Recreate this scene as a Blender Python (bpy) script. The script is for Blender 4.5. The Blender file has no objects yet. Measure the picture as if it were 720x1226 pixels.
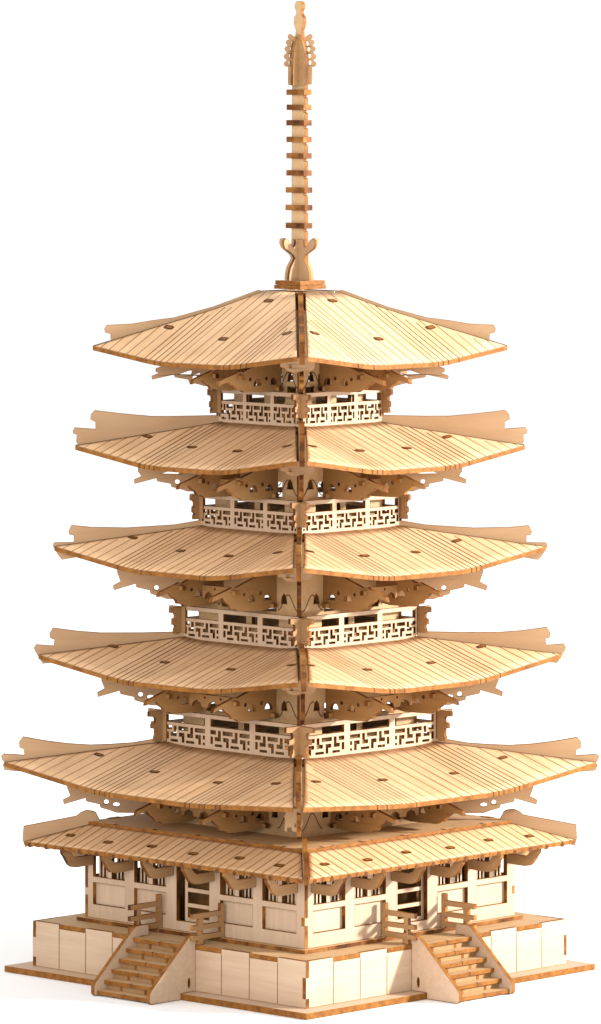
import bpy, bmesh, math, random
from mathutils import Vector
from mathutils.geometry import tessellate_polygon

random.seed(7)
S = 0.0004            # one unit of the drawing below is 0.4 mm (the model stands about 0.46 m tall)
R2 = math.sqrt(2.0)
T = 5.0               # thickness of the plywood sheets
scene = bpy.context.scene
col = scene.collection

# ------------------------------------------------------------------ materials
def nodes_of(name):
    m = bpy.data.materials.new(name)
    m.use_nodes = True
    nt = m.node_tree
    b = nt.nodes['Principled BSDF']
    return m, nt, b

def wood(name, light, dark, scale, rough=0.62, fleck=0.5):
    """pale basswood ply: long fine grain, soft broad tone changes, per-piece tone shift"""
    m, nt, b = nodes_of(name)
    N, L = nt.nodes, nt.links
    tc = N.new('ShaderNodeTexCoord')
    info = N.new('ShaderNodeObjectInfo')
    off = N.new('ShaderNodeVectorMath'); off.operation = 'MULTIPLY_ADD'
    comb = N.new('ShaderNodeCombineXYZ')
    for i in range(3):
        L.new(info.outputs['Random'], comb.inputs[i])
    off.inputs[1].default_value = (3.1, 5.7, 2.3)
    L.new(comb.outputs[0], off.inputs[0]); L.new(tc.outputs['Object'], off.inputs[2])
    mp = N.new('ShaderNodeMapping'); mp.inputs['Scale'].default_value = scale
    L.new(off.outputs[0], mp.inputs['Vector'])
    n1 = N.new('ShaderNodeTexNoise'); n1.inputs['Scale'].default_value = 1.0
    n1.inputs['Detail'].default_value = 5; n1.inputs['Roughness'].default_value = 0.6
    L.new(mp.outputs[0], n1.inputs['Vector'])
    n2 = N.new('ShaderNodeTexNoise'); n2.inputs['Scale'].default_value = 28
    n2.inputs['Detail'].default_value = 2
    L.new(off.outputs[0], n2.inputs['Vector'])
    mixf = N.new('ShaderNodeMath'); mixf.operation = 'MULTIPLY_ADD'
    mixf.inputs[1].default_value = 0.62
    L.new(n1.outputs['Fac'], mixf.inputs[0])
    sc2 = N.new('ShaderNodeMath'); sc2.operation = 'MULTIPLY'; sc2.inputs[1].default_value = 0.38
    L.new(n2.outputs['Fac'], sc2.inputs[0]); L.new(sc2.outputs[0], mixf.inputs[2])
    ramp = N.new('ShaderNodeValToRGB')
    ramp.color_ramp.elements[0].position = 0.34; ramp.color_ramp.elements[0].color = (*dark, 1)
    ramp.color_ramp.elements[1].position = 0.62; ramp.color_ramp.elements[1].color = (*light, 1)
    L.new(mixf.outputs[0], ramp.inputs['Fac'])
    # per piece value shift
    mr = N.new('ShaderNodeMapRange'); mr.inputs['To Min'].default_value = 0.93; mr.inputs['To Max'].default_value = 1.08
    L.new(info.outputs['Random'], mr.inputs['Value'])
    hs = N.new('ShaderNodeHueSaturation')
    L.new(mr.outputs[0], hs.inputs['Value']); L.new(ramp.outputs[0], hs.inputs['Color'])
    L.new(hs.outputs[0], b.inputs['Base Color'])
    b.inputs['Roughness'].default_value = rough
    b.inputs['Specular IOR Level'].default_value = 0.25
    bump = N.new('ShaderNodeBump'); bump.inputs['Strength'].default_value = 0.10
    bump.inputs['Distance'].default_value = 0.0004
    L.new(n1.outputs['Fac'], bump.inputs['Height']); L.new(bump.outputs[0], b.inputs['Normal'])
    return m

def burnt(name, stops, rough=0.55, scale=180):
    m, nt, b = nodes_of(name)
    N, L = nt.nodes, nt.links
    tc = N.new('ShaderNodeTexCoord')
    n1 = N.new('ShaderNodeTexNoise'); n1.inputs['Scale'].default_value = scale
    n1.inputs['Detail'].default_value = 3; n1.inputs['Roughness'].default_value = 0.65
    L.new(tc.outputs['Object'], n1.inputs['Vector'])
    ramp = N.new('ShaderNodeValToRGB')
    cr = ramp.color_ramp
    cr.elements[0].position, cr.elements[0].color = stops[0][0], (*stops[0][1], 1)
    cr.elements[1].position, cr.elements[1].color = stops[-1][0], (*stops[-1][1], 1)
    for p, c in stops[1:-1]:
        e = cr.elements.new(p); e.color = (*c, 1)
    L.new(n1.outputs['Fac'], ramp.inputs['Fac'])
    L.new(ramp.outputs[0], b.inputs['Base Color'])
    b.inputs['Roughness'].default_value = rough
    b.inputs['Specular IOR Level'].default_value = 0.12
    return m

# grain runs along the axis with the small scale number
PALE = wood('pale_plywood_upright', (0.500, 0.360, 0.252), (0.430, 0.295, 0.195), (420, 420, 30))
PALEX = wood('pale_plywood_level', (0.500, 0.360, 0.252), (0.430, 0.295, 0.195), (30, 420, 420))
ROOF = wood('roof_plywood', (0.71, 0.458, 0.262), (0.55, 0.325, 0.160), (260, 14, 60))
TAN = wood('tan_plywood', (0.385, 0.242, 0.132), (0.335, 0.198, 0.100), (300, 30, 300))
POST = wood('brown_plywood', (0.35, 0.205, 0.095), (0.29, 0.155, 0.062), (300, 30, 300))  # brown also carries the shade on corner posts and porch brackets
ARM = wood('shaded_golden_plywood', (0.33, 0.180, 0.066), (0.27, 0.135, 0.044), (300, 30, 300))  # golden brown of the under-eave shade is put into the wood colour
DECK = wood('deck_plywood', (0.52, 0.335, 0.175), (0.44, 0.270, 0.130), (300, 40, 300))
EDGE = burnt('laser_cut_edge', [(0.28, (0.13, 0.045, 0.008)), (0.50, (0.215, 0.082, 0.015)), (0.74, (0.30, 0.125, 0.026))], scale=240)
DARK = burnt('charred_edge', [(0.34, (0.05, 0.015, 0.003)), (0.50, (0.15, 0.052, 0.010)), (0.66, (0.30, 0.135, 0.032))], scale=60)
LINE = burnt('laser_engraving', [(0.3, (0.12, 0.048, 0.014)), (0.7, (0.25, 0.115, 0.040))])
KERF = burnt('laser_kerf', [(0.3, (0.045, 0.017, 0.006)), (0.7, (0.13, 0.055, 0.018))])
SCORCH = burnt('scorched_rim', [(0.3, (0.20, 0.095, 0.035)), (0.7, (0.36, 0.21, 0.105))])

def mats(face):
    return [face, EDGE, SCORCH, LINE, KERF]
F_, E_, SC_, L_, K_ = 0, 1, 2, 3, 4

# ------------------------------------------------------------------ mesh helpers (all in drawing units)
def flip_fix(bm):
    bmesh.ops.recalc_face_normals(bm, faces=bm.faces[:])

def plate(bm, outline, holes, fn, t, rim=0.55):
    """flat sheet with the outline and holes given in its own plane; fn(a, b, c) places it, c = 0..t is its thickness.
       faces get wood, cut sides the burnt edge, and a thin scorched rim runs round every cut."""
    loops = [outline] + list(holes)
    pts = [p for lp in loops for p in lp]
    tris = tessellate_polygon([[Vector((a, b, 0)) for a, b in lp] for lp in loops])
    sub = bmesh.new()
    v0 = [sub.verts.new(fn(a, b, 0)) for a, b in pts]
    v1 = [sub.verts.new(fn(a, b, t)) for a, b in pts]
    fr = []
    for tri in tris:
        for vs in (v0, v1):
            try:
                f = sub.faces.new([vs[i] for i in tri]); f.material_index = F_; fr.append(f)
            except ValueError:
                pass
    k = 0
    for lp in loops:
        n = len(lp)
        for i in range(n):
            a, b = k + i, k + (i + 1) % n
            f = sub.faces.new((v0[a], v0[b], v1[b], v1[a])); f.material_index = E_
        k += n
    flip_fix(sub)
    if rim:
        res = bmesh.ops.inset_region(sub, faces=fr, thickness=rim, depth=0, use_boundary=True, use_even_offset=True)
        for f in res['faces']:
            f.material_index = SC_
    merge(bm, sub)

def merge(bm, sub):
    me = bpy.data.meshes.new('tmp'); sub.to_mesh(me); sub.free()
    bm.from_mesh(me); bpy.data.meshes.remove(me)

def grid_plate(bm, xs, zs, solid, fn, t, rim=0.45):
    """pierced sheet on a grid of cut lines; solid(i, j) tells which cells are wood"""
    nx, nz = len(xs) - 1, len(zs) - 1
    sub = bmesh.new(); V = {}
    def v(i, j, c):
        if (i, j, c) not in V:
            V[(i, j, c)] = sub.verts.new(fn(xs[i], zs[j], c * t))
        return V[(i, j, c)]
    ok = lambda i, j: 0 <= i < nx and 0 <= j < nz and solid(i, j)
    fr = []
    for i in range(nx):
        for j in range(nz):
            if not ok(i, j):
                continue
            for c in (0, 1):
                f = sub.faces.new((v(i, j, c), v(i + 1, j, c), v(i + 1, j + 1, c), v(i, j + 1, c))); f.material_index = F_; fr.append(f)
            for (di, dj, a, b) in ((-1, 0, (i, j), (i, j + 1)), (1, 0, (i + 1, j), (i + 1, j + 1)),
                                   (0, -1, (i, j), (i + 1, j)), (0, 1, (i, j + 1), (i + 1, j + 1))):
                if not ok(i + di, j + dj):
                    f = sub.faces.new((v(*a, 0), v(*b, 0), v(*b, 1), v(*a, 1))); f.material_index = E_
    flip_fix(sub)
    if rim:
        res = bmesh.ops.inset_region(sub, faces=fr, thickness=rim, depth=0, use_boundary=True, use_even_offset=True)
        for f in res['faces']:
            f.material_index = SC_
    merge(bm, sub)

def boxf(bm, x0, x1, y0, y1, z0, z1, face=F_, side=E_, face_axis=1):
    """board whose two broad sides lie across face_axis"""
    lo, hi = (x0, y0, z0), (x1, y1, z1)
    vs = {}
    for a in (0, 1):
        for b in (0, 1):
            for c in (0, 1):
                vs[(a, b, c)] = bm.verts.new((hi[0] if a else lo[0], hi[1] if b else lo[1], hi[2] if c else lo[2]))
    def q(ax, val):
        ids = [k for k in vs if k[ax] == val]
        o = [i for i in range(3) if i != ax]
        order = [(0, 0), (1, 0), (1, 1), (0, 1)]
        fl = []
        for (p, r) in order:
            key = [0, 0, 0]; key[ax] = val; key[o[0]] = p; key[o[1]] = r
            fl.append(vs[tuple(key)])
        f = bm.faces.new(fl); f.material_index = face if ax == face_axis else side
        return f
    fs = [q(ax, val) for ax in range(3) for val in (0, 1)]
    bmesh.ops.recalc_face_normals(bm, faces=fs)

def ribbon(bm, path, w, fn, mat):
    """thin engraved line: path points (a, b) in the sheet's plane; fn(a, b) gives the place just above the sheet"""
    n = len(path); prev = None
    for i, (a, b) in enumerate(path):
        a0, b0 = path[max(i - 1, 0)]; a1, b1 = path[min(i + 1, n - 1)]
        d = math.hypot(a1 - a0, b1 - b0) or 1
        px, py = -(b1 - b0) / d * w / 2, (a1 - a0) / d * w / 2
        cur = (bm.verts.new(fn(a + px, b + py)), bm.verts.new(fn(a - px, b - py)))
        if prev:
            f = bm.faces.new((prev[0], prev[1], cur[1], cur[0])); f.material_index = mat
        prev = cur

def obj(name, bm, face, parent=None, rz=0.0, loc=(0, 0, 0), edge=None):
    me = bpy.data.meshes.new(name)
    bmesh.ops.scale(bm, vec=(S, S, S), verts=bm.verts[:])
    bm.to_mesh(me); bm.free()
    for m in mats(face):
        me.materials.append(edge if edge and m is EDGE else m)
    o = bpy.data.objects.new(name, me); col.objects.link(o)
    if parent:
        o.parent = parent
    o.rotation_euler.z = rz
    o.location = [c * S for c in loc]
    return o

def dup(o, rz, parent=None, jitter=0.0):
    c = o.copy(); col.objects.link(c)
    c.parent = parent or o.parent
    c.rotation_euler.z = rz + jitter
    return c

FACES = [math.radians(a) for a in (-45, 45, 135, 225)]
CORNERS = [math.radians(a) for a in (0, 90, 180, 270)]
def ring4(name, bm, face, parent, angles, yaw=0.0, edge=None):
    o = obj(name, bm, face, parent, angles[0] + yaw, edge=edge)
    out = [o]
    for a in angles[1:]:
        out.append(dup(o, a + yaw))
    return out

# places: a sheet facing outwards at distance s (thickness going inwards), in the face's own frame
def facing(s):
    return lambda a, b, c: (a, -s + c, b)
def across(u, t):                       # board standing square to the face at u; a = distance out, b = height
    return lambda a, b, c: (u - t / 2 + c, -a, b)
def flat(z):                            # horizontal sheet with its top at z
    return lambda a, b, c: (a, b, z - c)
def square(a):
    return [(-a, -a), (a, -a), (a, a), (-a, a)]
def circle(x, y, r, n=12, ry=None):
    ry = ry or r
    return [(x + r * math.cos(i * 2 * math.pi / n), y + ry * math.sin(i * 2 * math.pi / n)) for i in range(n)]

# ------------------------------------------------------------------ the thing
pagoda = bpy.data.objects.new('pagoda_model', None); col.objects.link(pagoda)
pagoda.empty_display_size = 0.05
pagoda['label'] = 'pale wooden laser-cut puzzle model of a five-roofed pagoda with a tall ringed spire'
pagoda['category'] = 'model pagoda'

YB = math.radians(1.2)                  # the base sits turned a touch

# ---- base plate
A_PLATE, A_PLAT, A_WALL, A_PLINTH = 250, 226, 182, 189
bm = bmesh.new()
plate(bm, square(A_PLATE), [], flat(7), 7)
obj('base_plate', bm, PALEX, pagoda, math.radians(45) + YB)

# ---- platform: deck and four castellated side panels with finger joints at the corners
bm = bmesh.new()
SEG = A_PLAT / 5.0
def castle(a, lo, hi, tabs, t, inset=0.0):
    pts = []
    for sgn in (1,):
        for i, tb in enumerate(tabs):
            u0, u1 = -a + i * SEG, -a + (i + 1) * SEG
            z = hi if tb else lo
            pts += [(u0, z), (u1, z)]
    return pts
TABS = [1, 0, 1, 0, 0, 0, 0, 1, 0, 1]
# deck outline: reaches the outer plane in every notch, held back by the tabs
def deck_outline():
    side = []
    for i, tb in enumerate(TABS):
        u0, u1 = -A_PLAT + i * SEG, -A_PLAT + (i + 1) * SEG
        s = A_PLAT - T if tb else A_PLAT - 0.3
        u0 = max(u0, -(A_PLAT - T)); u1 = min(u1, A_PLAT - T)
        side += [(u0, -s), (u1, -s)]
    out = []
    for k in range(4):
        c, s_ = math.cos(k * math.pi / 2), math.sin(k * math.pi / 2)
        out += [(x * c - y * s_, x * s_ + y * c) for x, y in side]
    clean = []
    for p in out:
        if not clean or math.hypot(p[0] - clean[-1][0], p[1] - clean[-1][1]) > 0.01:
            clean.append(p)
    if math.hypot(clean[0][0] - clean[-1][0], clean[0][1] - clean[-1][1]) < 0.01:
        clean.pop()
    return clean
plate(bm, deck_outline(), [], flat(61), T)
platform = obj('platform', bm, DECK, pagoda, math.radians(45) + YB)

def jointed(a, z0, z1, top_pts, t, cuts):
    """outline of a wall sheet: at u=+a the middle is cut back by t, at u=-a only the middle reaches out"""
    za, zb = cuts
    pts = [(-(a - t), z0), (a, z0), (a, za), (a - t, za), (a - t, zb), (a, zb)]
    pts += top_pts
    pts += [(-(a - t), zb), (-a, zb), (-a, za), (-(a - t), za)]
    return pts

bm = bmesh.new()
top = castle(A_PLAT, 55.7, 61, TABS, T)
top = [(max(x, -(A_PLAT - T)), z) for x, z in top][::-1]
clean = []
for p in top:
    if not clean or p != clean[-1]:
        clean.append(p)
plate(bm, jointed(A_PLAT, 7.2, 61, clean, T, (18, 42)), [], facing(A_PLAT), T)
eps = 0.35
for i in range(1, 10):
    u = -A_PLAT + i * SEG
    if i == 5: continue
    ribbon(bm, [(u, 8), (u + 0.3, 54.5)], 0.9, lambda a, b: (a, -A_PLAT - eps, b), L_)
panels = ring4('side_panel', bm, PALEX, platform, FACES, 0.0, DARK)
for p, a in zip(panels, FACES):
    p.rotation_euler.z = a - math.radians(45)

# ---- staircases, one in the middle of each side
SW = 46.0
stair_s = [238 + k * 11.8 for k in range(6)]
stair_z = [61 - k * 11.0 for k in range(6)]
bm = bmesh.new()
# stepped carriage under the treads
prof = [(A_PLAT + 0.4, 7.3), (250.4, 7.3), (250.4, 0.3)]
prof += [(stair_s[5] - 3, 0.3)]
for k in range(5, -1, -1):
    prof += [(stair_s[k] - 5, max(stair_z[k] - 4.6, 0.8))]
    if k: prof += [(stair_s[k - 1] - 5, max(stair_z[k] - 4.6, 0.8))]
prof += [(A_PLAT + 0.4, 56.2)]
pp = []
for p in prof:
    if not pp or p != pp[-1]: pp.append(p)
plate(bm, pp, [], across(-20, 4), 4, 0)
plate(bm, pp, [], across(20, 4), 4, 0)
for k in range(1, 6):                   # risers
    boxf(bm, -SW + 3, SW - 3, -(stair_s[k - 1] - 5.5), -(stair_s[k - 1] - 8.5), stair_z[k] - 0.2, stair_z[k - 1] - 4.8)
stairs0 = obj('staircase', bm, POST, pagoda, FACES[0] + YB)
sub_meshes = []
for k in range(6):
    bm = bmesh.new()
    s_in = A_PLAT + 0.6 if k == 0 else stair_s[k - 1] - 8
    o_ = [(-SW + 2.6, -stair_s[k]), (SW - 2.6, -stair_s[k]), (SW - 2.6, -s_in), (-SW + 2.6, -s_in)]
    plate(bm, o_, [], flat(stair_z[k]), 4.4)
    boxf(bm, 0.6, 1.6, -stair_s[k] - 0.3, -stair_s[k] + 3, stair_z[k] - 4.3, stair_z[k] + 0.3, K_, K_)
    sub_meshes.append(('tread', obj('tread', bm, DECK, stairs0)))
sprof = [(A_PLAT + 0.5, 7.4), (250.6, 7.4), (250.6, 0.2), (299, 0.2), (301.5, 3), (301.5, 11)]
sprof += [(299, 15), (296.5, 17.5), (240, 68.5), (236, 72), (231, 74), (214, 74), (212, 72), (212, 61.6), (A_PLAT + 0.5, 61.6)]
hole = circle(237, 18, 2.0, 12, 6)
for sg in (-1, 1):
    bm = bmesh.new()
    plate(bm, sprof, [hole], across(sg * SW, T), T)
    sub_meshes.append(('stringer', obj('stringer', bm, PALEX, stairs0)))
# short railings either side of the top step
hx = [184, 190, 219, 226, 236]
hz = [61.8, 67, 73, 79, 84.5, 92, 98, 106]
def hsolid(i, j):
    if i == 0: return True
    if i == 2: return j <= 5
    if i == 1: return j in (1, 3, 5)
    return j in (1, 5) or (j == 3)
for sg in (-1, 1):
    bm = bmesh.new()
    grid_plate(bm, hx, hz, hsolid, across(sg * (SW + 5.6), T), T)
    boxf(bm, sg * (SW + 5.6) - 3.6, sg * (SW + 5.6) + 3.6, -223.4, -220.6, 74.2, 77.4)
    sub_meshes.append(('handrail', obj('handrail', bm, POST, stairs0, edge=DARK)))
for a in FACES[1:]:
    s2 = dup(stairs0, a + YB, pagoda)
    for nm, so in sub_meshes:
        c = so.copy(); col.objects.link(c); c.parent = s2

# ---- ground storey: plinth, walls with windows and doors
bm = bmesh.new()
plate(bm, square(A_PLINTH), [], flat(65.4), 4.2)
for k in range(4):                      # little tab marks along the plinth edge
    c, s_ = math.cos(k * math.pi / 2), math.sin(k * math.pi / 2)
    for u in (-150, -96, 96, 150):
        x0, y0 = u, -A_PLINTH - 0.3
        ribbon(bm, [(u, 61.6), (u, 65)], 1.2, lambda a, b: (a * c - (-A_PLINTH - 0.3) * s_, a * s_ + (-A_PLINTH - 0.3) * c, b), K_)
obj('plinth', bm, DECK, pagoda, math.radians(45) + YB, edge=DARK)  # charred edge, its dark also stands in for the shadow gap below the wall

ZW0, ZW1 = 65.6, 172
W_OPEN = [(-168, -114), (-98, -45), (45, 98), (114, 168)]
bm = bmesh.new()
rect = lambda x0, x1, z0, z1: [(x0, z0), (x1, z0), (x1, z1), (x0, z1)]
holes = []
for (a, b) in W_OPEN:
    holes += [rect(a, b, 82, 108), rect(a, b, 115, 158)]
holes.append(rect(-27, 27, 77, 158))
plate(bm, jointed(A_WALL, ZW0, ZW1, [(A_WALL, ZW1), (-(A_WALL - T), ZW1)], T, (92, 101)), holes, facing(A_WALL), T)
wall0 = obj('wall', bm, PALE, pagoda, FACES[0] + YB, edge=DARK)
kids = []
for (a, b) in W_OPEN:
    bm = bmesh.new()
    boxf(bm, a - 4, b + 4, -(A_WALL - 5.3), -(A_WALL - 9.8), 79, 111)            # recessed lower panel
    m = (a + b) / 2
    boxf(bm, m - 3.2, m + 3.2, -(A_WALL - 1.2), -(A_WALL - 5.6), 115.2, 157.8)    # mullion
    wd = (b - a) / 2 - 3.2
    for half in (0, 1):
        x0 = a if half == 0 else m + 3.2
        for q in (1, 2, 3):
            x = x0 + wd * q / 4
            boxf(bm, x - 1.25, x + 1.25, -(A_WALL - 5.4), -(A_WALL - 8.8), 112, 160)
    boxf(bm, a - 3, b + 3, -(A_WALL - 5.5), -(A_WALL - 9.0), 154, 162)
    kids.append(obj('window', bm, PALE, wall0, edge=DARK))
bm = bmesh.new()
xs = [-21, -16, 24.5, 30]
zs = [74, 81, 93, 98, 111, 116, 129, 134, 150, 162]
grid_plate(bm, xs, zs, lambda i, j: i in (0, 2) or j in (0, 2, 4, 6, 8), facing(A_WALL - 8), 4)
kids.append(obj('door', bm, PALE, wall0, edge=DARK))
for a in FACES[1:]:
    w2 = dup(wall0, a + YB, pagoda)
    for so in kids:
        c = so.copy(); col.objects.link(c); c.parent = w2

bm = bmesh.new()
for sg in (-1, 1):
    boxf(bm, -120, 120, sg * 120 - 2.5, sg * 120 + 2.5, 65.8, 171.5)
    boxf(bm, sg * 120 - 2.5, sg * 120 + 2.5, -117.2, 117.2, 65.8, 171.5, face_axis=0)
obj('inner_light_block', bm, ARM, pagoda, math.radians(45) + YB)  # added box: stops light from the back windows, keeps the openings dark

# ------------------------------------------------------------------ roofs
def sheet(bm, s0, z0, s1, z1, lift, g, t, lines, slots, ua=0.20, ub=0.45, liftL=None, liftR=None, ticks=True):
    """one roof panel: trapezoid falling from (s0, z0) to the eave (s1, z1), its two ends bent upwards"""
    umax = s1 - g
    liftL = lift if liftL is None else liftL
    liftR = lift if liftR is None else liftR
    def f(u):
        x = abs(u) / s1
        if x < ua: v = 0
        elif x < ub: v = (x - ua) ** 2 / (2 * (ub - ua))
        else: v = x - (ua + ub) / 2
        return v
    fm = f(umax)
    def z(u, s):
        li = liftR if u > 0 else liftL
        return z0 + (z1 - z0) * (s - s0) / (s1 - s0) + (li * f(u) / fm if li else 0)
    NS, NU = 8, 48
    rows = []
    for i in range(NS + 1):
        s = s0 + (s1 - s0) * i / NS
        rows.append([(-(s - g) + 2 * (s - g) * j / NU, s) for j in range(NU + 1)])
    top = [[bm.verts.new((u, -s, z(u, s))) for (u, s) in r] for r in rows]
    bot = [[bm.verts.new((u, -s, z(u, s) - t)) for (u, s) in r] for r in rows]
    fs = []
    for i in range(NS):
        for j in range(NU):
            q = bm.faces.new((top[i][j], top[i + 1][j], top[i + 1][j + 1], top[i][j + 1])); q.material_index = F_; q.smooth = True; fs.append(q)
            q = bm.faces.new((bot[i][j], bot[i][j + 1], bot[i + 1][j + 1], bot[i + 1][j])); q.material_index = F_; q.smooth = True; fs.append(q)
    rim = []
    for j in range(NU):
        rim += [(top[0][j], top[0][j + 1], bot[0][j + 1], bot[0][j]), (top[NS][j], bot[NS][j], bot[NS][j + 1], top[NS][j + 1])]
    for i in range(NS):
        rim += [(top[i][0], bot[i][0], bot[i + 1][0], top[i + 1][0]), (top[i][NU], top[i + 1][NU], bot[i + 1][NU], bot[i][NU])]
    for r in rim:
        q = bm.faces.new(r); q.material_index = E_; fs.append(q)
    bmesh.ops.recalc_face_normals(bm, faces=fs)
    up = 0.30
    # engraved lines following the fall of the roof
    for (u, w, m, cut) in lines:
        sa = max(s0, abs(u) + g) + 0.6 + cut * (s1 - s0)
        if sa > s1 - 4: continue
        n = 8
        path = [(u, sa + (s1 + 0.25 - sa) * i / n) for i in range(n + 1)]
        ribbon(bm, path, w, lambda a, b: (a, -b, z(a, b) + up), m)
        if ticks and m == K_:
            boxf(bm, u - w / 2, u + w / 2, -s1 - 0.3, -s1 + 0.6, z(u, s1) - t - 0.2, z(u, s1) + up, m, m)
    # scorched border along the eave and hips
    n = 40
    ribbon(bm, [(-(s1 - g) + 2 * (s1 - g) * i / n, s1 - 0.4) for i in range(n + 1)], 0.9, lambda a, b: (a, -b, z(a, b) + 0.22), SC_)
    for sg in (-1, 1):
        ribbon(bm, [(sg * (s0 + (s1 - s0) * i / 14 - g - 0.5), s0 + (s1 - s0) * i / 14) for i in range(15)], 0.9, lambda a, b: (a, -b, z(a, b) + 0.22), K_)
    # tenon slots: a dark patch painted for the shaded cut, the tab of the rib showing in it
    for (u, s) in slots:
        for (hw, hs, m, dz, sh) in ((7.6, 3.5, K_, 0.45, 0), (4.8, 2.0, E_, 0.75, 1.2)):
            pts = []
            for i in range(14):
                an = i * 2 * math.pi / 14
                cx = math.copysign(abs(math.cos(an)) ** 0.6, math.cos(an)) * hw
                cy = math.copysign(abs(math.sin(an)) ** 0.6, math.sin(an)) * hs
                pts.append(bm.verts.new((u + cx + sh, -(s + cy), z(u + cx, s + cy) + dz)))
            q = bm.faces.new(pts); q.material_index = m
            if q.normal.z < 0: q.normal_flip()
    return z

def plank_lines(s1, wide, kz=(0.24, 0.50), kern=8.0, seed=0):
    rnd = random.Random(seed)
    out = []
    u = -s1 + 8
    while u < s1:
        x = abs(u) / s1
        if kz[0] < x < kz[1]:
            out.append((u, rnd.uniform(1.1, 1.55), K_ if rnd.random() < 0.6 else L_, rnd.choice((0, 0, 0, .04, .1)))); u += kern * rnd.uniform(0.9, 1.12)
        else:
            out.append((u, rnd.uniform(0.8, 1.15), L_, rnd.choice((0, 0, 0, 0, .06)))); u += wide * rnd.uniform(0.9, 1.1)
    return out

# Dt: half diagonal at the tips, zt: height of the tips, s0/z0: upper edge, sag: how far the middle of the eave hangs below the tips
ROOFS = [
 dict(Dt=248, zt=748, s0=35,  z0=814, sag=15, yaw=0.6,  drop=49, wall=56, armu=22, armt=20, zlow=697,
      slots=[(0, 54), (0, 130), (-100, 122), (98, 122)],
      hip=[(40, 812), (50, 815), (104, 795), (151, 782), (178, 778.5), (202, 774.5), (232, 773), (234.5, 768), (233, 764), (227, 762.5), (226.5, 752), (224, 738), (120, 760), (40, 795)]),
 dict(Dt=269, zt=629, s0=71,  z0=657, sag=18, yaw=0.5,  drop=56, wall=72, armu=32, armt=22, zlow=571,
      slots=[(-120, 138), (-42, 140), (36, 142), (112, 136)],
      hip=[(88, 662), (100, 665), (150, 664), (178, 664), (211, 667), (246, 671), (250.5, 666), (251, 660), (245, 657), (245, 648.6), (270, 650.4), (272.4, 646), (271, 642.5), (267.4, 642), (268, 634), (262, 622), (170, 628), (88, 640)]),
 dict(Dt=294, zt=508, s0=86,  z0=532, sag=19, yaw=-0.3, drop=64, wall=86, armu=45, armt=22, zlow=437,
      slots=[(-133, 150), (-46, 154), (38, 156), (114, 150)],
      hip=[(108, 537), (121, 539), (150, 534), (180, 532), (208, 530.3), (250, 531), (274, 533.3), (277.5, 526), (276, 522), (271, 521), (271, 513), (295, 512.4), (296.4, 509), (290, 498), (285, 492), (190, 508), (108, 520)]),
 dict(Dt=313, zt=379, s0=101, z0=398, sag=20, yaw=0.8,  drop=62, wall=99, armu=56, armt=22, zlow=313,
      slots=[(-152, 164), (-60, 168), (50, 168), (144, 162)],
      hip=[(130, 404), (143, 406), (190, 405), (239, 405), (266, 407), (296, 411), (300, 404), (299, 398.5), (294, 397), (295, 389.5), (316, 391), (318.6, 387), (317, 383), (308, 368), (200, 380), (130, 388)]),
 dict(Dt=354, zt=250, s0=117, z0=272, sag=20, yaw=-0.3, drop=62, wall=110, armu=56, armt=38, zlow=180,
      slots=[(-156, 184), (-52, 190), (62, 196), (152, 190)],
      hip=[(150, 277), (165, 279), (200, 273), (230, 271), (252, 270.3), (279, 272), (306, 275.4), (332, 280), (336.5, 274), (336, 267), (331, 265), (330, 258), (354.6, 259.5), (358, 257), (357, 253), (354, 249), (356, 246.5), (354, 240), (324, 237.5), (220, 250), (150, 262)]),
]

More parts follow.
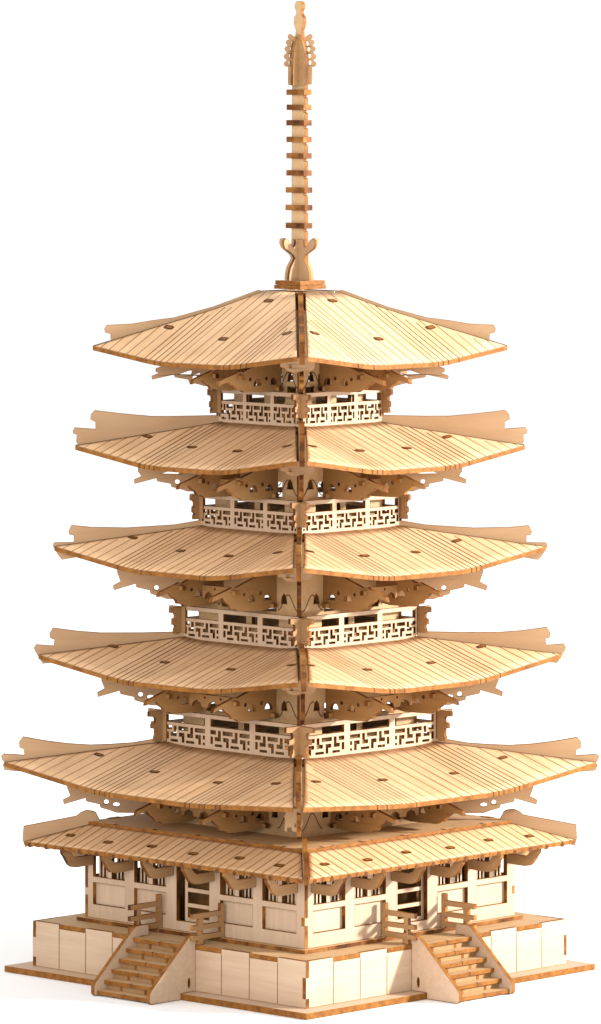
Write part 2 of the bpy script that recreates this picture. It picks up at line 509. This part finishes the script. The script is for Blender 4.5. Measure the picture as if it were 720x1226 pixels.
for ri, r in enumerate(ROOFS):
    yaw = math.radians(r['yaw'])
    g = 8.0
    s1 = (r['Dt'] * R2 + g) / 2
    zc = r['zt'] - r['sag']
    # deck the sheets lean on
    bm = bmesh.new()
    plate(bm, square(r['s0'] - 3), [], flat(r['z0'] - 1.0), T)
    zin = zc + (r['z0'] - zc) * (s1 - r['wall']) / (s1 - r['s0']) - 9 if ri else 770
    plate(bm, square(r['wall'] - 6), [], flat(min(zin, r['z0'] - 8)), T)
    if ri == 0:
        boxf(bm, -30, 30, -30, 30, 764, 807)  # added block so no light shows through the hip gaps
    roof = obj('roof', bm, DECK, pagoda, math.radians(45) + yaw)
    base = math.radians(45)
    kz = (0.22, 0.50)
    wide = 14.5 if ri == 0 else (17 if ri == 4 else 15)
    # four panels (the corner nearest the stairs' meeting hangs lower on the largest roof)
    for k, a in enumerate(FACES):
        bm = bmesh.new()
        lR = r['sag'] - (9 if ri == 4 and k == 0 else 0)
        lL = r['sag'] - (9 if ri == 4 and k == 1 else 0)
        sheet(bm, r['s0'], r['z0'], s1, zc, r['sag'], g, T, plank_lines(s1, wide, kz, 8.5 if ri else 9.0, seed=ri * 10 + k),
              r['slots'], liftL=lL, liftR=lR)
        obj('roof_panel', bm, ROOF, roof, a - base)
    # hip boards standing in the gaps between the panels
    bm = bmesh.new()
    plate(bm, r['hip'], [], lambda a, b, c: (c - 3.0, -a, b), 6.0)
    if True:
        hbs = ring4('hip_board', bm, TAN, roof, CORNERS, -base, DARK)
    # winged brackets under the four corners
    Dt, zt, k = r['Dt'], r['zt'], r['drop'] / 62.0
    rw = r['wall'] * R2
    P = lambda dr, dz: (Dt + dr, zt + dz * (k if dz < -40 else 1))
    topz = lambda rr: zc + (r['z0'] - zc) * (s1 - rr / R2) / (s1 - r['s0']) - T - 1
    inner = rw - 4
    wing = [(Dt - 75, zt - 27), P(-75, -31), P(-79, -41), P(-70, -45.5), P(-71, -51), P(-97, -43.5), P(-98, -47.5), P(-114, -51), P(-115, -55), P(-126, -58)]
    wing += [P(-134, -61)] if Dt - 134 > rw + 10 else []
    bottom_in = zt - r['drop']
    wing += [(rw + 4, bottom_in), (rw + 4, r['zlow'] - 6), (inner, r['zlow'] - 6), (inner, topz(rw) - 4), (Dt - 100, max(zt - 18, zt - r['sag'] - 4))]
    hl = [circle(Dt - 122, zt - 46 * k - 2, 3.0, 10)]
    if Dt - 132 > rw + 12:
        hl.append(circle(Dt - 134, zt - 49 * k - 2, 4.5, 8, 2.6))
    hl.append([(Dt - 103, zt - 34), (Dt - 128, zt - 34.5), (Dt - 128, zt - 31), (Dt - 116, zt - 29.5)])
    bm = bmesh.new()
    plate(bm, wing, hl, lambda a, b, c: (c - 2.5, -a, b), 5.0)
    # cross piece under the tip, facing out along the diagonal
    rr = Dt - 88
    zb = zt - r['sag'] * 0.25 - 9
    cz = [(-25, zb - 1), (-25, zb - 4), (-20, zb - 5), (-16, zb - 9), (-9, zb - 11), (-3, zb - 10), (4, zb - 8), (11, zb - 9), (15, zb - 6), (16, zb - 1), (15, zb + 7), (-26, zb + 7)]
    plate(bm, cz, [circle(-13, zb - 3, 1.8, 8)], lambda a, b, c: (a, -rr + c, b), 4.0)
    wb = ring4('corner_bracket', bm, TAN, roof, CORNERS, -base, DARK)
    if ri == 4:                         # the front corner piece has swung round on its tab
        bm = bmesh.new()
        sw = [(-8, 229), (1, 230), (5, 224), (4.5, 212), (2, 205), (-2, 200), (-4, 203), (-7, 202), (-9, 207), (-13, 206), (-14.5, 200), (-17, 203), (-16, 214), (-17, 219), (-14, 225)]
        plate(bm, sw, [circle(-4, 210, 1.1, 6, 2.6), circle(1.5, 213, 1.0, 6, 2.8)], lambda a, b, c: (a, -274 + c - a * 0.9, b), 4.0)
        obj('corner_bracket', bm, TAN, roof, CORNERS[0] - base, edge=DARK)
    # bracket arms square to each face
    w, st = r['wall'], s1 - r['armt']
    q = lambda s: zt - 44 * k + (st - s) * 0.29
    arm = [(st, q(st)), (st + 2.5, q(st) - 5.5), (st - 15, q(st) - 1.5), (st - 19, zt - 50 * k), (st - 27, zt - 55 * k), (st - 29, zt - 59 * k), (st - 36, zt - 60 * k), (st - 41, zt - 63 * k),
           (w + 22, zt - 64 * k), (w + 12, zt - 62.5 * k), (w, zt - 62 * k), (w, min(q(w), topz(w * R2) - 2)), (st - 38, q(st - 30)), (st - 31, q(st - 30) + 1), (st - 29, q(st - 29))]
    hs = []
    span = st - w
    for cx in (w + 14, w + min(41, span * 0.5)):
        cz_, rad = zt - 49 * k, 6.4
        hs.append([(cx - rad, cz_ - 4), (cx + rad, cz_ - 4), (cx + rad, cz_ - 1), (cx + rad * 0.6, cz_ + 3), (cx, cz_ + 4.6), (cx - rad * 0.6, cz_ + 3), (cx - rad, cz_ - 1)])
    for cx in (w + 26, w + min(53, span * 0.66)):
        hs.append(circle(cx, zt - 44 * k, 2.4, 8))
    # scalloped beam between the two arms of a face
    L_b = r['armu'] - T / 2 - 0.2
    sb = w + 0.34 * span
    zt_, zlo = zt - 40 * k, zt - 55 * k
    pts = [(-L_b, zt_), (-L_b, zlo)]
    nsc = 4
    for i_ in range(nsc):
        u0, du = -L_b + 2 * L_b * i_ / nsc, 2 * L_b / nsc
        pts += [(u0 + du * 0.18, zlo), (u0 + du * 0.25, zlo + 5 * k), (u0 + du * 0.5, zlo + 8 * k), (u0 + du * 0.75, zlo + 5 * k), (u0 + du * 0.82, zlo)]
    pts += [(L_b, zlo), (L_b, zt_)]
    bm = bmesh.new()
    plate(bm, pts, [circle(u_ * L_b, zt_ - 3.4 * k, 1.6, 8) for u_ in (-0.5, 0, 0.5)], facing(sb), 4.0)
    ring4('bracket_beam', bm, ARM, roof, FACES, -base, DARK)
    for sg in (-1, 1):
        bm = bmesh.new()
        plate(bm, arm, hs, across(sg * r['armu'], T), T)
        for sx, dz in ((st - 33, 0), (w + 8, 2)):
            zz = q(sx) - 4 if sx > w + 20 else zt - 57 * k
            for sd in (-1, 1):
                u0, u1 = sorted((sg * r['armu'] + sd * (T / 2 + 0.1), sg * r['armu'] + sd * (T / 2 + 6)))
                boxf(bm, u0, u1, -sx - 3, -sx + 3, zz - 5, zz)
        ring4('bracket_arm', bm, ARM, roof, FACES, -base, DARK)

# ------------------------------------------------------------------ upper storeys
# one fret section: cut lines across (local lengths) and, for every strip, which of the five bands are cut away
# bands from the top: t = top slot, a = first bar, m = middle, b = second bar, o = bottom slot
UNIT = [(10, 'tmo'), (20, 'mo'), (25, 'tamo'), (12, 'o'), (6, ''), (5, 't'), (27, 'tm'), (23, 'tmbo'), (17, 't'), (10, 'to')]
SECTION = [(22, 'tmb'), (18, 't')] + UNIT + UNIT[:-1] + [(2, 't'), (18, 'tmo')]
BANDS = [(20, 'o'), (28, 'b'), (32, 'm'), (22, 'a'), (34, 't')]
def railing_mesh(a, z0, z1, mirror):
    bm = bmesh.new()
    h = z1 - z0
    W = 2 * a
    end, mid = 0.034 * W, 0.042 * W
    secw = (W - 2 * end - 2 * mid) / 3
    tot = sum(c[0] for c in SECTION)
    cols = [(end, None)]
    for sct in range(3):
        cols += [(c[0] * secw / tot, c[1]) for c in SECTION]
        cols.append((mid if sct < 2 else end, None))
    if mirror:
        cols = cols[::-1]
    xs = [-a]
    for c in cols:
        xs.append(xs[-1] + c[0])
    rest = h - 4.0 - 4.0 - 9.0 - 5.0
    bt = sum(b[0] for b in BANDS)
    rows = [(4.0, 'rail')] + [(rest * b[0] / bt, b[1]) for b in BANDS] + [(4.0, 'rail'), (9.0, 'open'), (5.0, 'rail')]
    zs = [z0]
    for rw_ in rows:
        zs.append(zs[-1] + rw_[0])
    def solid(i, j):
        kd, cut = rows[j][1], cols[i][1]
        if kd == 'rail' or cut is None: return True
        if kd == 'open': return False
        return kd not in cut
    grid_plate(bm, xs, zs, solid, facing(a), 4.0, 0.3)
    return bm

STOREYS = [dict(post=(15, 9.5, 28), a=71, z0=657, z1=697, wall=56, top=1, yaw=0.5), dict(post=(15, 9.5, 29), a=86, z0=532, z1=571, wall=72, top=2, yaw=-0.2),
           dict(post=(20, 12, 31), a=101, z0=398, z1=437, wall=86, top=3, yaw=0.5), dict(post=(24, 13.5, 36), a=117, z0=272, z1=313, wall=99, top=4, yaw=-0.2)]
WALLS = [(56, 655, ROOFS[0], 0.5), (72, 530, ROOFS[1], 0.1), (86, 396, ROOFS[2], 0.1), (99, 270, ROOFS[3], 0.2), (110, 178.5, ROOFS[4], 0.0)]
storey_parts = []
for wi, (w, zb, rf, yw) in enumerate(WALLS):
    g = 8.0
    s1 = (rf['Dt'] * R2 + g) / 2
    zc = rf['zt'] - rf['sag']
    ztop = min(zc + (rf['z0'] - zc) * (s1 - w) / (s1 - rf['s0']) - T - 3, rf['z0'] - 9)
    zr = rf['zlow'] if wi < 4 else 184
    mid = zr + 6
    bm = bmesh.new()
    hs = []
    edge = 36 if wi > 1 else 26
    def win(x0, x1, z0, z1): hs.append(rect(x0, x1, z0, z1))
    if wi < 4:
        for sg in (-1, 1):
            x0, x1 = sorted((sg * 5, sg * (w - edge)))
            win(x0, x1, zr - 16, zr - 4)
            if wi == 0:
                win(*sorted((sg * (w - 22), sg * (w - 8))), zr - 3, zr + 6)
            cx = sg * (w - edge + 9)
            hs.append([(cx - 5, zr + 12), (cx + 5, zr + 12), (cx + 3.5, zr + 20), (cx, zr + 24), (cx - 3.5, zr + 20)])
            win(*sorted((sg * 6, sg * (w - edge - 4))), zr + 2, zr + 20)
    else:
        for sg in (-1, 1):
            cx = sg * (w - 42)
            hs.append([(cx - 5, 200), (cx + 5, 200), (cx + 3.5, 210), (cx, 215), (cx - 3.5, 210)])
            win(*sorted((sg * 8, sg * 46)), 196, 214)
    out = [(-(w - 0.2), zb), (w - T - 0.2, zb), (w - T - 0.2, ztop), (-(w - 0.2), ztop)]
    plate(bm, out, hs, facing(w), T)
    # engraved arch near each corner
    for sg in (-1, 1):
        c0 = w - 20
        h0 = zr + 4 if wi < 4 else 188
        path = []
        for i in range(21):
            x = i / 20
            path.append((sg * (c0 - 17 + 34 * x), h0 + 19 * (math.sin(math.pi * x) ** 2.2)))
        ribbon(bm, path, 1.3, lambda a, b: (a, -w - 0.35, b), K_)
        ribbon(bm, [(sg * (c0 + 5), ztop - 9), (sg * (c0 + 8), ztop - 6)], 4, lambda a, b: (a, -w - 0.4, b), K_)
    ws = ring4('storey_wall', bm, DECK, pagoda, FACES, math.radians(yw), DARK)

for st in STOREYS:
    a, z0, z1 = st['a'], st['z0'], st['z1']
    yaw = math.radians(st['yaw'])
    ring4('railing', railing_mesh(a, z0, z1, False), PALE, pagoda, FACES[0::2], yaw, DARK)
    ring4('railing', railing_mesh(a, z0, z1, True), PALE, pagoda, FACES[1::2], yaw, DARK)
    # crossing rail ends at each corner, notched
    bm = bmesh.new()
    Wt, Bd, Hh = st['post']
    prof = [(-8, 0), (Wt, 0), (Wt, -6), (Bd + 1.5, -7), (Bd, -9), (Bd, -14), (Wt * 0.8, -15), (Wt * 0.8, -20.5), (Bd, -21.5), (Bd, 5 - Hh), (Bd * 1.12, 4 - Hh), (Bd * 1.12, -Hh), (-8, -Hh)]
    # in the diagonal's frame the two boards run at 45 degrees
    c45 = math.sqrt(0.5)
    for sg in (-1, 1):
        def fn(u, z, c, sg=sg):
            # outward along (sg*c45, -c45); thickness along the other diagonal
            x = sg * (u + 0.2) * c45 + sg * -c * c45
            y = -a * R2 - (u + 0.2) * c45 - c * c45 + 2.8
            return (x + sg * 0.9, y, z1 - 0.8 + z - (0.4 if sg > 0 else 0))
        plate(bm, prof if sg < 0 else [(max(p[0], 0.6), p[1]) for p in prof], [], fn, 4.0)
    posts = ring4('corner_post', bm, POST, pagoda, CORNERS, yaw, DARK)

# ------------------------------------------------------------------ porch roof round the ground storey
bm = bmesh.new()
A_P0, Z_P0 = 180, 177
sl = []
plate(bm, square(A_P0 + 1), [], flat(Z_P0 + 2.6), 4.4)
porch = obj('porch_roof', bm, DECK, pagoda, math.radians(45) + YB)
A_P1 = (330 * R2 + 5) / 2
rnd = random.Random(5)
bm = bmesh.new()
lines = []
n = 33
for i in range(1, n):
    u = -A_P1 + 2 * A_P1 * i / n
    lines.append((u, rnd.uniform(0.9, 1.25), L_ if rnd.random() < 0.75 else K_, 0))
zf = sheet(bm, A_P0 - 1, Z_P0, A_P1, 156, 0, 5.0, 4.5, lines, [(u, 214 if i % 2 else 210) for i, u in enumerate((-178, -110, -40, 32, 104, 172))])
for i in range(1, n, 2):                # rounded tile ends under the eave
    u = -A_P1 + 2 * A_P1 * i / n
    sub = bmesh.new()
    plate(sub, circle(u, 156 - 3.4, 2.7, 10), [], lambda a, b, c: (a, -A_P1 - 0.6 + c, b), 5, 0)
    for f in sub.faces: f.material_index = K_ if f.material_index == F_ else E_
    merge(bm, sub)
    if i + 1 < n:
        u2 = -A_P1 + 2 * A_P1 * (i + 1) / n
        sub = bmesh.new()
        plate(sub, circle(u2, 156 - 3.0, 2.0, 8), [], lambda a, b, c: (a, -A_P1 - 0.5 + c, b), 5, 0)
        for f in sub.faces: f.material_index = E_
        merge(bm, sub)
for u in (-150, -84, -12, 60, 128):
    boxf(bm, u, u + 15, -A_P0 - 1.5, -A_P0 + 5, Z_P0 + 2.65, Z_P0 + 3.5, F_, E_, 2)
    boxf(bm, u + 15.2, u + 19, -A_P0 - 1.2, -A_P0 + 4, Z_P0 + 2.65, Z_P0 + 3.0, K_, K_, 2)
ring4('roof_panel', bm, ROOF, porch, [a - math.radians(45) for a in FACES])
bm = bmesh.new()
hipb = [(238, 178), (244, 190), (248, 192), (256, 193), (263, 190), (268, 186), (331, 174), (332, 158), (329, 149), (290, 160), (245, 172)]
plate(bm, hipb, [], lambda a, b, c: (c - 2.8, -a, b), 5.6)
ring4('hip_board', bm, TAN, porch, CORNERS, -math.radians(45), DARK)
# curved brackets carrying the eave
br = [(0.6, 141), (0.6, 129.6), (16, 128.8), (29, 128.6), (36, 129.8), (41, 133), (45, 138.5), (48, 143), (51.5, 147), (52, 153.6), (42, 155.5), (39, 149), (35, 143.5), (31, 140.8), (16, 140.8)]
br = [(A_WALL + a, b) for a, b in br]
for i in range(6):
    u = -169 + 338 * i / 5
    bm = bmesh.new()
    plate(bm, br, [], across(u, T), T)
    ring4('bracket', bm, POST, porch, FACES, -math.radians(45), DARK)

# ------------------------------------------------------------------ cap and finial
bm = bmesh.new()
plate(bm, square(21), [], flat(826.4), 5.0)
plate(bm, square(22), [], flat(821), 4.6)
obj('roof_cap', bm, DECK, pagoda, math.radians(45) + math.radians(0.5))

bm = bmesh.new()
# mast board, seen broad from the left face, with notched edge
mp = [(-12, 826.6)]
ys = [z for z in range(860, 1056, 21)]
right = []
z = 830
mp += [(11, 826.6)]
RINGZ = [1162 - y for y in (270, 248.5, 227.5, 207, 186.5, 167, 147, 128.5, 110.5)]
for rz_ in RINGZ:
    mp += [(11, rz_ - 7), (8.5, rz_ - 6), (8.5, rz_ - 3.6), (11, rz_ - 3.6)]
mp += [(11, 1062), (6, 1066), (5.5, 1118), (4.5, 1126), (6.5, 1130), (8.2, 1135), (7.6, 1141), (4.2, 1145), (3.8, 1149), (6.2, 1152), (6.4, 1157), (3.5, 1160.5),
       (-3.5, 1160.5), (-6.4, 1157), (-6.2, 1152), (-3.8, 1149), (-4.2, 1145), (-7.6, 1141), (-8.2, 1135), (-6.5, 1130), (-4.5, 1126), (-5.5, 1118), (-6, 1066), (-11, 1062)]
plate(bm, mp, [], lambda a, b, c: (a, c - 2.6, b), 5.2)
mast = obj('finial', bm, DECK, pagoda, FACES[0] + math.radians(0.5))
for i, rz_ in enumerate(RINGZ):
    k = 1.0 - 0.012 * i
    bm = bmesh.new()
    x0, x1 = -17.5 * k, 15 * k
    plate(bm, [(x0, -7.2), (x1, -7.2), (x1, 5.8), (x0, 5.8)], [], flat(rz_ + 3.3), 6.6)
    o = obj('ring', bm, DECK, mast, math.radians(random.uniform(-4, 4)), edge=DARK)
    o.rotation_euler.y = math.radians(random.uniform(-1.2, 1.2) * 0)
# lotus base: two crossing boards
half = [(0, 826.8), (21, 826.8), (20.5, 834), (18, 842), (13, 849), (10.5, 853), (13, 857), (20, 861), (27, 865), (29.8, 870), (29.5, 875), (27, 876.3), (22.5, 876), (19.5, 873), (17, 868), (14, 866), (11, 867.5), (9.5, 871), (9.5, 875.5), (0, 875.5)]
outl = half + [(-a, b) for a, b in reversed(half[1:-1])]
bm = bmesh.new()
plate(bm, outl, [], lambda a, b, c: (a, c - 1.8 - 3.4, b), 3.6)
plate(bm, outl, [], lambda a, b, c: (c - 1.8 + 0.6, a, b), 3.6)
obj('lotus_base', bm, TAN, mast, edge=DARK)
# flame ornament: two plain crossing boards and beaded boards between them
half = [(0, 1060), (14.2, 1060), (13.6, 1080), (12.6, 1095), (11, 1104), (8.5, 1112), (5, 1118), (2, 1120), (0, 1120)]
outl = half + [(-a, b) for a, b in reversed(half[1:-1])]
bm = bmesh.new()
plate(bm, outl, [], lambda a, b, c: (a, c - 1.7 - 3.2, b), 3.4)
plate(bm, outl, [], lambda a, b, c: (c - 1.7 + 0.4, a, b), 3.4)
side = [(0, 1061), (14.5, 1061), (14.5, 1082)]
for (cx, cz) in ((16, 1085.5), (16, 1094.5), (15.1, 1103.3), (13.6, 1111.2), (11.4, 1118)):
    for an in (-70, -30, 10, 50, 85):
        side.append((cx + 3.6 * math.cos(math.radians(an)), cz + 3.6 * math.sin(math.radians(an))))
side += [(5, 1117), (0, 1117)]
outl = side + [(-a, b) for a, b in reversed(side[1:-1])]
c45 = math.sqrt(0.5)
gaps = [circle(sg * gx, gz, 1.9, 8, 3.0) for sg in (-1, 1) for gx, gz in ((11.9, 1087), (11.4, 1095), (10.2, 1103), (8.6, 1110))]
plate(bm, outl, gaps, lambda a, b, c: (a * c45 - (c - 2) * c45 * 1.0, a * c45 + (c - 2) * c45, b), 4.0)
obj('flame_ornament', bm, POST, mast, edge=DARK)

# ------------------------------------------------------------------ white studio surface
fm, nt, b = nodes_of('white_paper')
b.inputs['Base Color'].default_value = (0.97, 0.97, 0.97, 1)
b.inputs['Roughness'].default_value = 0.9
b.inputs['Specular IOR Level'].default_value = 0.1
me = bpy.data.meshes.new('floor')
q = 30.0
me.from_pydata([(-q, -q, -0.0002), (q, -q, -0.0002), (q, q, -0.0002), (-q, q, -0.0002)], [], [(0, 1, 2, 3)])
me.materials.append(fm)
floor = bpy.data.objects.new('floor', me); col.objects.link(floor)
floor['kind'] = 'structure'

# ------------------------------------------------------------------ light: a white studio and one large lamp from the right
w = bpy.data.worlds.new('World'); scene.world = w; w.use_nodes = True
bg = w.node_tree.nodes['Background']
bg.inputs['Color'].default_value = (1.0, 0.995, 0.99, 1)
bg.inputs['Strength'].default_value = 1.08

def lamp(name, az, el, dist, size, power, color):
    ld = bpy.data.lights.new(name, 'AREA'); ld.shape = 'SQUARE'; ld.size = size
    ld.energy = power; ld.color = color
    lo = bpy.data.objects.new(name, ld); col.objects.link(lo)
    az, el = math.radians(az), math.radians(el)
    tgt = Vector((0, 0, 0.2))
    lo.location = tgt + Vector((math.cos(az) * math.cos(el), math.sin(az) * math.cos(el), math.sin(el))) * dist
    lo.rotation_euler = (tgt - lo.location).to_track_quat('-Z', 'Y').to_euler()
lamp('key_lamp', -9, 15, 2.4, 0.24, 155, (1.0, 0.965, 0.92))
lamp('front_softbox', -106, 15, 3.4, 1.2, 58, (1.0, 0.96, 0.91))

# ------------------------------------------------------------------ camera
cd = bpy.data.cameras.new('Camera'); cam = bpy.data.objects.new('Camera', cd); col.objects.link(cam)
DIST = 7000
cam.location = (0, -DIST * S, 1112 * S)
cam.rotation_euler = (math.radians(90), 0, 0)
cd.sensor_fit = 'VERTICAL'; cd.sensor_height = 24; cd.lens = 24 * DIST / 1226
cd.shift_y = -(613 - 50) / 1226
cd.shift_x = 0.5 / 1226
cd.clip_start = 0.05; cd.clip_end = 200
scene.camera = cam

scene.view_settings.view_transform = 'Standard'
scene.view_settings.look = 'None'
scene.view_settings.exposure = 0
scene.view_settings.gamma = 1
scene.cycles.max_bounces = 8
scene.cycles.diffuse_bounces = 2
